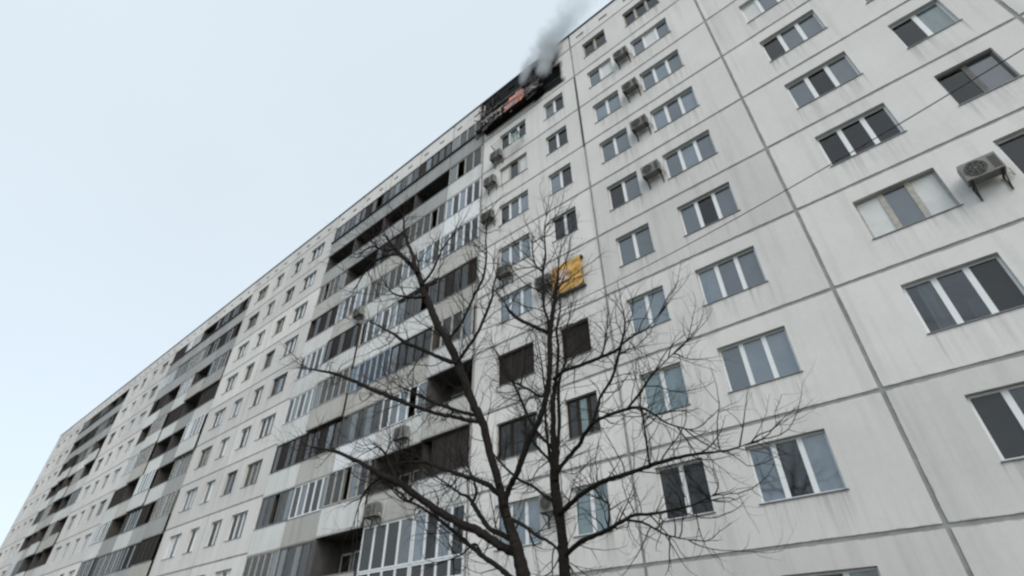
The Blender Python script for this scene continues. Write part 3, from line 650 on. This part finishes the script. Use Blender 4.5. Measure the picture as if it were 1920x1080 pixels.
TREES = {
 'A': [
  ('trunk', [(-5.49, 7.2, 2.351, 0.1074), (-5.637, 7.152, 2.577, 0.1059), (-5.775, 7.098, 2.857, 0.1045), (-5.853, 7.03, 3.252, 0.0989), (-5.934, 6.98, 3.55, 0.088), (-6.02, 6.931, 3.863, 0.0856), (-6.018, 6.9, 4.065, 0.0866)]),
  ('limb', [(-5.993, 6.9, 3.887, 0.0674), (-6.007, 6.817, 4.177, 0.0593), (-6.045, 6.775, 4.327, 0.0599), (-6.2, 6.539, 5.237, 0.0632), (-6.362, 6.431, 5.697, 0.0702), (-6.636, 6.261, 6.489, 0.0739), (-6.835, 6.156, 7.032, 0.0711), (-7.196, 6.042, 7.678, 0.0688), (-7.55, 5.904, 8.556, 0.0666), (-7.84, 5.798, 9.314, 0.057), (-8.243, 5.729, 9.859, 0.0461), (-8.756, 5.653, 10.511, 0.0415), (-9.086, 5.6, 11.029, 0.0214)]),
  ('limb', [(-6.005, 6.9, 3.932, 0.0451), (-5.912, 6.874, 4.075, 0.0453), (-5.765, 6.843, 4.234, 0.0453), (-5.609, 6.813, 4.373, 0.0452), (-5.326, 6.738, 4.791, 0.0455), (-4.993, 6.671, 5.117, 0.0409), (-4.768, 6.602, 5.535, 0.0413), (-4.657, 6.556, 5.837, 0.0418), (-4.554, 6.471, 6.463, 0.0407), (-4.431, 6.42, 6.832, 0.0388), (-4.289, 6.365, 7.239, 0.0345), (-4.216, 6.336, 7.459, 0.0248), (-4.142, 6.3, 7.757, 0.01)]),
  ('b', [(-5.893, 7.05, 3.205, 0.056), (-5.994, 7.009, 3.235, 0.0606), (-6.192, 6.917, 3.349, 0.057), (-6.398, 6.817, 3.5, 0.0624), (-6.646, 6.712, 3.643, 0.0635), (-6.913, 6.608, 3.776, 0.0554), (-7.231, 6.482, 3.98, 0.0567), (-7.649, 6.326, 4.255, 0.0584), (-7.984, 6.203, 4.506, 0.06), (-8.346, 6.096, 4.682, 0.0512), (-8.735, 5.985, 4.901, 0.042), (-9.155, 5.874, 5.134, 0.0378), (-9.748, 5.737, 5.4, 0.028), (-10.415, 5.6, 5.614, 0.0174)]),
  ('b', [(-5.917, 7.0, 3.374, 0.0391), (-6.226, 7.074, 3.515, 0.0405), (-6.567, 7.15, 3.667, 0.0373), (-6.804, 7.219, 3.872, 0.0385), (-7.105, 7.309, 4.168, 0.0351), (-7.33, 7.369, 4.374, 0.0258), (-7.646, 7.428, 4.523, 0.0212), (-8.18, 7.528, 4.845, 0.0167), (-8.612, 7.6, 5.08, 0.0116)]),
  ('b', [(-6.042, 6.9, 4.069, 0.0411), (-6.141, 6.865, 4.132, 0.0414), (-6.245, 6.819, 4.241, 0.0418), (-6.386, 6.77, 4.339, 0.0376), (-6.577, 6.714, 4.429, 0.0381), (-6.813, 6.648, 4.518, 0.0338), (-7.278, 6.524, 4.721, 0.0299), (-7.63, 6.435, 4.875, 0.0255), (-8.231, 6.297, 4.952, 0.0209), (-8.625, 6.2, 4.898, 0.0106)]),
  ('b', [(-5.778, 7.15, 2.717, 0.0415), (-6.075, 7.05, 2.896, 0.0383), (-6.239, 6.989, 3.035, 0.0346), (-6.476, 6.914, 3.192, 0.0353), (-6.692, 6.843, 3.361, 0.0315), (-6.873, 6.784, 3.509, 0.032), (-7.239, 6.678, 3.785, 0.026), (-7.543, 6.601, 3.988, 0.0242), (-7.867, 6.527, 4.177, 0.0199), (-8.209, 6.46, 4.319, 0.0152), (-8.462, 6.4, 4.52, 0.0104)]),
  ('b', [(-6.274, 6.5, 5.347, 0.0343), (-6.378, 6.467, 5.365, 0.0345), (-6.714, 6.361, 5.497, 0.0301), (-7.079, 6.252, 5.629, 0.0307), (-7.467, 6.14, 5.814, 0.0315), (-7.938, 6.012, 6.058, 0.0379), (-8.393, 5.897, 6.31, 0.0446), (-8.903, 5.779, 6.589, 0.0403), (-9.396, 5.671, 6.889, 0.0357), (-10.102, 5.536, 7.264, 0.0311), (-10.908, 5.4, 7.603, 0.0195)]),
  ('b', [(-6.306, 6.5, 5.46, 0.0297), (-6.746, 6.567, 5.67, 0.0309), (-7.223, 6.635, 5.931, 0.0296), (-7.862, 6.72, 6.279, 0.0284), (-8.282, 6.774, 6.55, 0.0295), (-8.748, 6.828, 6.832, 0.0245), (-9.402, 6.9, 7.233, 0.0161)]),
  ('b', [(-6.623, 6.2, 6.543, 0.0422), (-6.928, 6.089, 6.715, 0.0376), (-7.162, 6.005, 6.864, 0.0327), (-7.571, 5.865, 7.149, 0.0336), (-7.8, 5.793, 7.284, 0.0341), (-8.115, 5.685, 7.575, 0.0291), (-8.469, 5.58, 7.852, 0.0179), (-8.763, 5.5, 8.066, 0.0122)]),
  ('b', [(-6.627, 6.2, 6.592, 0.0317), (-6.561, 6.217, 6.67, 0.0292), (-6.27, 6.29, 7.034, 0.0268), (-6.136, 6.338, 7.332, 0.0272), (-5.95, 6.424, 7.935, 0.0224), (-5.951, 6.452, 8.19, 0.0171), (-5.909, 6.5, 8.604, 0.0087)]),
  ('b', [(-6.798, 6.1, 7.081, 0.0273), (-6.749, 6.116, 7.222, 0.0275), (-6.548, 6.148, 7.414, 0.0248), (-6.403, 6.184, 7.715, 0.0223), (-6.259, 6.223, 8.069, 0.0226), (-6.07, 6.269, 8.475, 0.023), (-6.041, 6.318, 9.08, 0.0178), (-6.123, 6.365, 9.777, 0.0124), (-6.103, 6.4, 10.273, 0.0064)]),
  ('b', [(-7.429, 5.85, 8.378, 0.0298), (-7.66, 5.766, 8.412, 0.03), (-7.977, 5.659, 8.534, 0.0243), (-8.273, 5.562, 8.714, 0.0186), (-8.411, 5.5, 8.901, 0.0125)]),
  ('b', [(-7.673, 5.7, 9.086, 0.0433), (-7.929, 5.729, 9.752, 0.0389), (-8.335, 5.759, 10.52, 0.0342), (-8.569, 5.78, 11.092, 0.0283), (-8.716, 5.8, 11.639, 0.0146)]),
  ('b', [(-5.933, 6.98, 3.707, 0.0267), (-5.65, 7.076, 3.533, 0.0239), (-5.52, 7.13, 3.419, 0.0215), (-5.284, 7.217, 3.276, 0.019), (-5.13, 7.3, 3.095, 0.0124)]),
  ('b', [(-4.574, 6.5, 6.473, 0.0336), (-4.593, 6.477, 6.554, 0.0314), (-4.919, 6.371, 6.83, 0.0298), (-5.118, 6.31, 6.993, 0.0303), (-5.308, 6.239, 7.25, 0.0258), (-5.37, 6.2, 7.41, 0.0104)]),
  ('b', [(-4.729, 6.6, 5.582, 0.023), (-4.924, 6.65, 5.472, 0.0208), (-5.22, 6.705, 5.712, 0.0192), (-5.505, 6.753, 5.923, 0.0173), (-5.792, 6.8, 6.146, 0.0102)]),
  ('b', [(-4.58, 6.5, 6.386, 0.0239), (-4.612, 6.517, 6.866, 0.0247), (-4.688, 6.528, 7.208, 0.0228), (-4.682, 6.541, 7.618, 0.0208), (-4.687, 6.557, 8.112, 0.0214), (-4.61, 6.568, 8.443, 0.0163), (-4.61, 6.589, 9.221, 0.0114), (-4.54, 6.6, 9.583, 0.0058)]),
  ('b', [(-4.721, 6.6, 8.115, 0.0188), (-4.887, 6.6, 8.372, 0.0165), (-4.946, 6.6, 8.666, 0.014), (-4.974, 6.6, 9.06, 0.0086)]),
  ('b', [(-7.976, 5.65, 9.542, 0.032), (-8.416, 5.598, 9.991, 0.0299), (-8.954, 5.541, 10.185, 0.0273), (-9.409, 5.475, 10.07, 0.0207), (-9.629, 5.4, 9.615, 0.0136)]),
  ('b', [(-8.537, 5.6, 10.275, 0.027), (-8.955, 5.568, 10.421, 0.0242), (-9.504, 5.531, 10.862, 0.0215), (-9.897, 5.5, 10.914, 0.0146)]),
  ('b', [(-7.567, 5.8, 8.733, 0.0304), (-7.299, 5.87, 9.104, 0.0246), (-7.15, 5.943, 9.638, 0.0189), (-6.935, 6.0, 9.976, 0.0127)]),
  ('b', [(-7.166, 7.3, 4.177, 0.0251), (-7.085, 7.334, 4.391, 0.0254), (-7.165, 7.363, 4.611, 0.0207), (-7.364, 7.4, 4.919, 0.0107)]),
  ('b', [(-7.619, 6.3, 4.249, 0.0291), (-7.772, 6.268, 4.158, 0.0243), (-7.956, 6.234, 4.324, 0.0198), (-8.204, 6.2, 4.46, 0.0101)]),
  ('b', [(-7.981, 6.2, 4.505, 0.03), (-8.187, 6.13, 4.789, 0.0256), (-8.375, 6.053, 5.121, 0.021), (-8.642, 6.0, 5.332, 0.0107)]),
  ('b', [(-8.352, 6.1, 4.684, 0.0256), (-8.638, 6.069, 4.613, 0.0207), (-8.832, 6.035, 4.443, 0.0206), (-8.901, 6.0, 4.204, 0.0102)]),
  ('b', [(-6.469, 6.9, 3.189, 0.022), (-6.631, 6.868, 3.39, 0.018), (-6.9, 6.831, 3.254, 0.0136), (-7.186, 6.8, 3.201, 0.0091)]),
 ],
 'B': [
  ('trunk', [(-5.897, 8.4, 2.446, 0.0989), (-5.882, 8.376, 2.691, 0.0958), (-5.859, 8.348, 2.991, 0.0974), (-5.835, 8.31, 3.421, 0.0951), (-5.832, 8.282, 3.742, 0.0921), (-5.851, 8.258, 4.043, 0.0988), (-5.875, 8.227, 4.432, 0.091), (-5.855, 8.2, 4.792, 0.0825)]),
  ('limb', [(-5.86, 8.2, 4.542, 0.0711), (-5.813, 8.174, 4.838, 0.067), (-5.768, 8.134, 5.333, 0.0528), (-5.709, 8.08, 6.019, 0.0437), (-5.64, 8.055, 6.345, 0.0388), (-5.531, 8.031, 6.656, 0.0336), (-5.428, 7.996, 7.14, 0.0286), (-5.408, 7.963, 7.655, 0.0234), (-5.26, 7.929, 8.14, 0.0179), (-5.231, 7.9, 8.63, 0.0091)]),
  ('limb', [(-5.871, 8.2, 4.744, 0.0463), (-5.956, 8.237, 5.052, 0.0369), (-6.022, 8.271, 5.357, 0.027), (-6.097, 8.327, 5.87, 0.0224), (-6.107, 8.371, 6.284, 0.0201), (-6.195, 8.447, 7.073, 0.0151), (-6.298, 8.5, 7.689, 0.0094)]),
  ('limb', [(-5.792, 8.2, 4.779, 0.0411), (-5.717, 8.172, 5.17, 0.0314), (-5.614, 8.137, 5.679, 0.0321), (-5.562, 8.096, 6.335, 0.0276), (-5.454, 8.076, 6.647, 0.0279), (-5.276, 8.054, 6.953, 0.0225), (-5.238, 8.025, 7.478, 0.0173), (-5.072, 8.0, 7.879, 0.0088)]),
  ('b', [(-5.799, 8.2, 4.679, 0.0408), (-5.705, 8.164, 4.752, 0.0356), (-5.334, 8.048, 4.933, 0.0351), (-5.069, 7.967, 5.041, 0.0346), (-4.895, 7.897, 5.175, 0.032), (-4.643, 7.817, 5.283, 0.0292), (-4.407, 7.753, 5.299, 0.0263), (-3.835, 7.6, 5.245, 0.0228), (-3.537, 7.517, 5.159, 0.02), (-3.277, 7.424, 4.933, 0.0149), (-3.064, 7.334, 4.705, 0.0123), (-2.705, 7.2, 4.468, 0.0078)]),
  ('b', [(-4.671, 7.8, 5.245, 0.0243), (-4.455, 7.763, 5.584, 0.0245), (-4.399, 7.752, 5.7, 0.0221), (-4.116, 7.719, 5.94, 0.022), (-3.944, 7.689, 6.22, 0.0247), (-3.772, 7.657, 6.549, 0.0199), (-3.624, 7.626, 6.874, 0.0151), (-3.601, 7.6, 7.216, 0.0077)]),
  ('b', [(-3.786, 7.5, 5.188, 0.018), (-3.747, 7.493, 5.213, 0.018), (-3.454, 7.438, 5.384, 0.0178), (-3.205, 7.387, 5.567, 0.0133), (-2.909, 7.334, 5.699, 0.0088), (-2.715, 7.3, 5.772, 0.0043)]),
  ('b', [(-5.529, 7.9, 6.481, 0.033), (-5.259, 7.852, 6.553, 0.0326), (-4.699, 7.764, 6.487, 0.0314), (-4.263, 7.691, 6.45, 0.028), (-3.873, 7.622, 6.424, 0.0248), (-3.705, 7.584, 6.49, 0.0197), (-3.41, 7.525, 6.526, 0.0145), (-3.131, 7.469, 6.531, 0.0095), (-2.851, 7.4, 6.658, 0.0047)]),
  ('b', [(-5.777, 8.2, 3.983, 0.0439), (-5.62, 8.152, 4.023, 0.0435), (-5.258, 8.033, 4.139, 0.0379), (-4.981, 7.947, 4.188, 0.0372), (-4.62, 7.835, 4.229, 0.034), (-4.287, 7.732, 4.219, 0.0309), (-3.747, 7.554, 4.194, 0.0273), (-3.217, 7.365, 4.163, 0.024), (-2.693, 7.162, 4.087, 0.0169), (-2.215, 6.955, 3.966, 0.0106), (-1.885, 6.8, 3.923, 0.0051)]),
  ('b', [(-5.812, 8.3, 3.272, 0.0423), (-5.67, 8.244, 3.333, 0.0373), (-5.322, 8.119, 3.432, 0.0342), (-4.705, 7.91, 3.482, 0.0304), (-4.271, 7.748, 3.544, 0.0252), (-3.998, 7.644, 3.57, 0.0205), (-3.678, 7.52, 3.513, 0.0178), (-3.34, 7.382, 3.478, 0.0153), (-2.893, 7.186, 3.438, 0.0109), (-2.508, 7.0, 3.457, 0.0052)]),
  ('b', [(-4.16, 7.6, 3.51, 0.0206), (-4.094, 7.581, 3.504, 0.0184), (-3.795, 7.488, 3.407, 0.0158), (-3.549, 7.397, 3.262, 0.0133), (-3.378, 7.329, 3.159, 0.0111), (-3.03, 7.2, 3.034, 0.0053)]),
  ('b', [(-5.826, 8.2, 4.149, 0.0297), (-6.117, 8.263, 4.337, 0.0281), (-6.504, 8.347, 4.627, 0.0266), (-6.921, 8.422, 4.862, 0.0249), (-7.493, 8.534, 5.333, 0.0235), (-7.812, 8.6, 5.66, 0.0121)]),
  ('b', [(-5.864, 8.2, 4.845, 0.0259), (-6.027, 8.278, 5.046, 0.0265), (-6.364, 8.403, 5.364, 0.0221), (-6.56, 8.483, 5.593, 0.017), (-6.788, 8.6, 5.959, 0.0088)]),
  ('b', [(-5.945, 8.2, 5.21, 0.0319), (-5.987, 8.225, 5.336, 0.0295), (-6.317, 8.299, 5.699, 0.028), (-6.659, 8.395, 6.242, 0.0294), (-6.913, 8.473, 6.73, 0.0276), (-7.31, 8.583, 7.482, 0.026), (-7.534, 8.64, 7.91, 0.0201), (-7.865, 8.7, 8.368, 0.0105)]),
  ('b', [(-3.421, 7.25, 4.116, 0.016), (-3.421, 7.247, 4.155, 0.016), (-3.402, 7.227, 4.447, 0.0143), (-3.382, 7.209, 4.726, 0.0125), (-3.376, 7.2, 4.863, 0.0063)]),
  ('b', [(-4.636, 7.9, 3.495, 0.0173), (-4.623, 7.9, 3.517, 0.0173), (-4.566, 7.9, 3.853, 0.0155), (-4.666, 7.9, 3.955, 0.0134), (-4.755, 7.9, 4.084, 0.0068)]),
  ('b', [(-4.187, 7.6, 6.406, 0.0176), (-4.105, 7.6, 6.583, 0.0152), (-4.058, 7.6, 6.754, 0.0128), (-3.999, 7.6, 6.922, 0.0051)]),
 ],
}

# ------------------------------------------------------------------ bare trees (each limb: x, y, z, radius in metres)
def smooth(pts, sub=3):
    P = [Vector(p[:3]) for p in pts]; R = [p[3] for p in pts]; n = len(P); out = []
    for i in range(n-1):
        p0 = P[max(i-1, 0)]; p1 = P[i]; p2 = P[i+1]; p3 = P[min(i+2, n-1)]
        for s in range(sub):
            t = s/sub
            q = 0.5*((2*p1)+(p2-p0)*t+(2*p0-5*p1+4*p2-p3)*t*t+(3*p1-p0-3*p2+p3)*t**3)
            out.append((q, R[i]+(R[i+1]-R[i])*t))
    out.append((P[-1], R[-1])); return out
def wobble(pts, rnd, a=0.25):
    out = []
    for i, (p, r) in enumerate(pts):
        if 0 < i < len(pts)-1:
            out.append((p+Vector((rnd.uniform(-1, 1), rnd.uniform(-1, 1), rnd.uniform(-1, 1)))*min(r*a, 0.02), r*rnd.uniform(0.94, 1.08)))
        else: out.append((p, r))
    return out
def grow(b, start, d, length, r, rnd, depth, clip, up=0.35, sides=4):
    n = max(3, int(length/0.11)); pts = [(start, r)]; p = start.copy(); d = d.normalized()
    kids = []
    for i in range(n):
        d = (d+Vector((rnd.gauss(0, .16), rnd.gauss(0, .16), rnd.gauss(0, .16)))+Vector((0, 0, up*0.22))).normalized()
        p = p+d*(length/n); rr_ = r*(1-0.72*(i+1)/n)
        if clip and not clip(p): break
        pts.append((p.copy(), rr_))
        if depth > 0 and i > 0 and rnd.random() < 0.62: kids.append((p.copy(), d.copy(), rr_, 1-i/n))
    if len(pts) < 3: return
    b.tube(pts, 'twig', sides, False)
    for (q, dd, rr_, left) in kids:
        side = dd.cross(Vector((rnd.gauss(0, 1), rnd.gauss(0, 1), rnd.gauss(0, 1)))).normalized()
        grow(b, q, dd*0.75+side*0.8, length*rnd.uniform(0.3, 0.65)*(0.5+left*0.5), rr_*0.72, rnd, depth-1, clip, up, 3)
def make_tree(key, label, tw, seed, clip=None, grow_len=(0.45, 1.25), dens=7.5, group='bare trees in front of the block', category='tree'):
    rnd = random.Random(seed)
    L_ = TREES[key]; t0 = L_[0][1][0]
    # root flare down to the ground
    dirv = (Vector(L_[0][1][0][:3])-Vector(L_[0][1][2][:3]))
    g = Vector(t0[:3])+Vector((dirv.x, dirv.y, 0))*(t0[2]/max(0.3, -dirv.z))*0.45; g.z = 0
    mid = Vector(t0[:3]).lerp(g, 0.5)
    root = thing('bare_tree', (g.x, g.y, 0), label, category, group)
    off = Vector((g.x, g.y, 0))
    tb = MB(); trunk = [(g.x, g.y, -0.15, t0[3]*1.75), (g.x, g.y, 0.12, t0[3]*1.35), (mid.x, mid.y, t0[2]*0.5, t0[3]*1.08)] + list(L_[0][1])
    tb.tube([(p-off, r) for p, r in wobble(smooth(trunk, 14), rnd, 0.05)], 'bark', 24, True, 0.16)
    put('trunk', tb.mesh('trunk', True), root)
    twb = MB()
    for kind, pts in L_:
        if kind != 'trunk':
            bb = MB(); bb.tube([(p-off, r) for p, r in wobble([(q, max(z*1.12, 0.006)) for q, z in smooth(pts, 6)], rnd, 0.2)], 'bark', 12 if kind == 'limb' else 8, True, 0.18)
            put('limb' if kind == 'limb' else 'branch', bb.mesh('branch', True), root)
        sp = smooth(pts, 4)
        for i in range(1, len(sp)):
            p, r = sp[i]; seg = (sp[i][0]-sp[i-1][0]).length
            if kind == 'trunk': lam = 0.25*seg
            else: lam = seg*dens*(1.0 if r < 0.03 else 0.55)
            cnt = int(lam)+(1 if rnd.random() < lam-int(lam) else 0)
            ax = (sp[i][0]-sp[i-1][0]).normalized()
            for _ in range(cnt):
                side = ax.cross(Vector((rnd.gauss(0, 1), rnd.gauss(0, 1), rnd.gauss(0, 1)))).normalized()
                st = sp[i-1][0].lerp(p, rnd.random())
                grow(twb, st-off, ax*0.55+side*0.9, rnd.uniform(*grow_len), tw*rnd.uniform(0.7, 1.4), rnd, 2, (lambda q: clip(q+off)) if clip else None)
        if kind != 'trunk':
            for _ in range(3): grow(twb, sp[-1][0]-off, (sp[-1][0]-sp[-3][0]), rnd.uniform(*grow_len), tw, rnd, 2, (lambda q: clip(q+off)) if clip else None)
    o = put('twigs', twb.mesh('twigs'), root); o['kind'] = 'stuff'
    return root
make_tree('A', 'bare tree with a dark trunk forking into a long limb leaning left across the loggias', 0.0095, 11, lambda p: p.y < D-0.8, (0.5, 1.35), 9.0)
make_tree('B', 'bare tree with upright dark trunk and long branches reaching right, beside the forked tree', 0.0095, 12, lambda p: p.y < D-0.8)
# ------------------------------------------------------------------ cable
cable('overhead_cable', (-10.3, D-0.05, 12.6), (6.5, 7.5, 9.2), 0.5, 0.011, 'thin black overhead cable crossing in front of the facade at mid height')

# ------------------------------------------------------------------ smoke
SX, SY, SZ = -7.2, D-0.2, 25.6+CH
hx, hy, hz = 4.2, 2.6, 11.0
sb = MB().box((-hx, -hy, 0), (hx, hy, hz), 'wall').mesh('smoke'); sb.materials.clear()
sm = bpy.data.materials.new('grey_smoke'); sm.use_nodes = True; t = sm.node_tree; t.nodes.clear()
om = t.nodes.new('ShaderNodeOutputMaterial'); pv = t.nodes.new('ShaderNodeVolumePrincipled')
pv.inputs['Color'].default_value = (0.70, 0.745, 0.775, 1); pv.inputs['Anisotropy'].default_value = 0.1
t.links.new(pv.outputs[0], om.inputs['Volume'])
tc = t.nodes.new('ShaderNodeTexCoord'); sp = t.nodes.new('ShaderNodeSeparateXYZ'); t.links.new(tc.outputs['Object'], sp.inputs[0])
X_, Y_, Z_ = sp.outputs
def curve(val, pts, lo, hi, vlo, vhi):
    f = t.nodes.new('ShaderNodeFloatCurve'); c = f.mapping.curves[0]
    P = [((a-lo)/(hi-lo), (v-vlo)/(vhi-vlo)) for a, v in pts]
    c.points[0].location = P[0]; c.points[1].location = P[-1]
    for q in P[1:-1]: c.points.new(*q)
    f.mapping.update()
    n = math_node(t, 'DIVIDE', math_node(t, 'SUBTRACT', val, lo), hi-lo, clamp=True); t.links.new(n, f.inputs['Value'])
    return math_node(t, 'MULTIPLY_ADD', f.outputs[0], vhi-vlo, vlo)
ns = t.nodes.new('ShaderNodeTexNoise'); ns.inputs['Scale'].default_value = 1.25; ns.inputs['Detail'].default_value = 5; ns.inputs['Roughness'].default_value = 0.6; ns.inputs['Distortion'].default_value = 0.6
t.links.new(tc.outputs['Object'], ns.inputs['Vector'])
def plume(path, rad, dens):
    cx = curve(Z_, [(z, x) for z, x, y in path], 0, hz, -4, 4); cy = curve(Z_, [(z, y) for z, x, y in path], 0, hz, -3, 3)
    rr_ = curve(Z_, rad, 0, hz, 0, 3); de = curve(Z_, dens, 0, hz, 0, 12)
    dx = math_node(t, 'SUBTRACT', X_, cx); dy = math_node(t, 'SUBTRACT', Y_, cy)
    d = math_node(t, 'SQRT', math_node(t, 'ADD', math_node(t, 'MULTIPLY', dx, dx), math_node(t, 'MULTIPLY', dy, dy)))
    d = math_node(t, 'DIVIDE', d, rr_)
    d = math_node(t, 'ADD', d, math_node(t, 'MULTIPLY', math_node(t, 'SUBTRACT', ns.outputs['Fac'], 0.5), 2.3))
    m_ = math_node(t, 'SUBTRACT', 1.0, d, clamp=True)
    m_ = math_node(t, 'MULTIPLY', math_node(t, 'POWER', m_, 1.3), de)
    return m_
# dark column: starts at the two-pane opening, leans right over the roof edge, then rises
d1 = plume([(0, -1.15, -0.45), (2.0, -0.75, -0.4), (3.6, -0.15, -0.15), (5.5, 0.6, 0.4), (11, 1.6, 1.6)],
           [(0, 0.3), (1.5, 0.7), (3.6, 0.9), (7.0, 1.35), (11, 2.0)], [(0, 0.5), (0.8, 6.5), (2.6, 4.2), (4.2, 1.4), (6, 0.6), (11, 0.25)])
# pale wisp over the balcony
d2 = plume([(0, -2.3, -0.8), (1.5, -1.75, -0.7), (3.0, -0.9, -0.45), (5.0, 0.1, 0.2), (11, 1.5, 1.0)],
           [(0, 0.25), (1.5, 0.45), (3.0, 0.6), (6.0, 0.8), (11, 1.2)], [(0, 2.0), (1.0, 4.5), (3.0, 2.6), (5, 0.4), (11, 0.1)])
t.links.new(math_node(t, 'ADD', d1, d2), pv.inputs['Density'])
smo = thing('smoke', (SX, SY, SZ), 'grey smoke rising from the burnt top-storey balcony past the roof edge', 'smoke', None, sb)
sb.materials.append(sm)
sm.cycles.homogeneous_volume = False
sc.cycles.volume_step_rate = 1.0; sc.cycles.volume_max_steps = 256
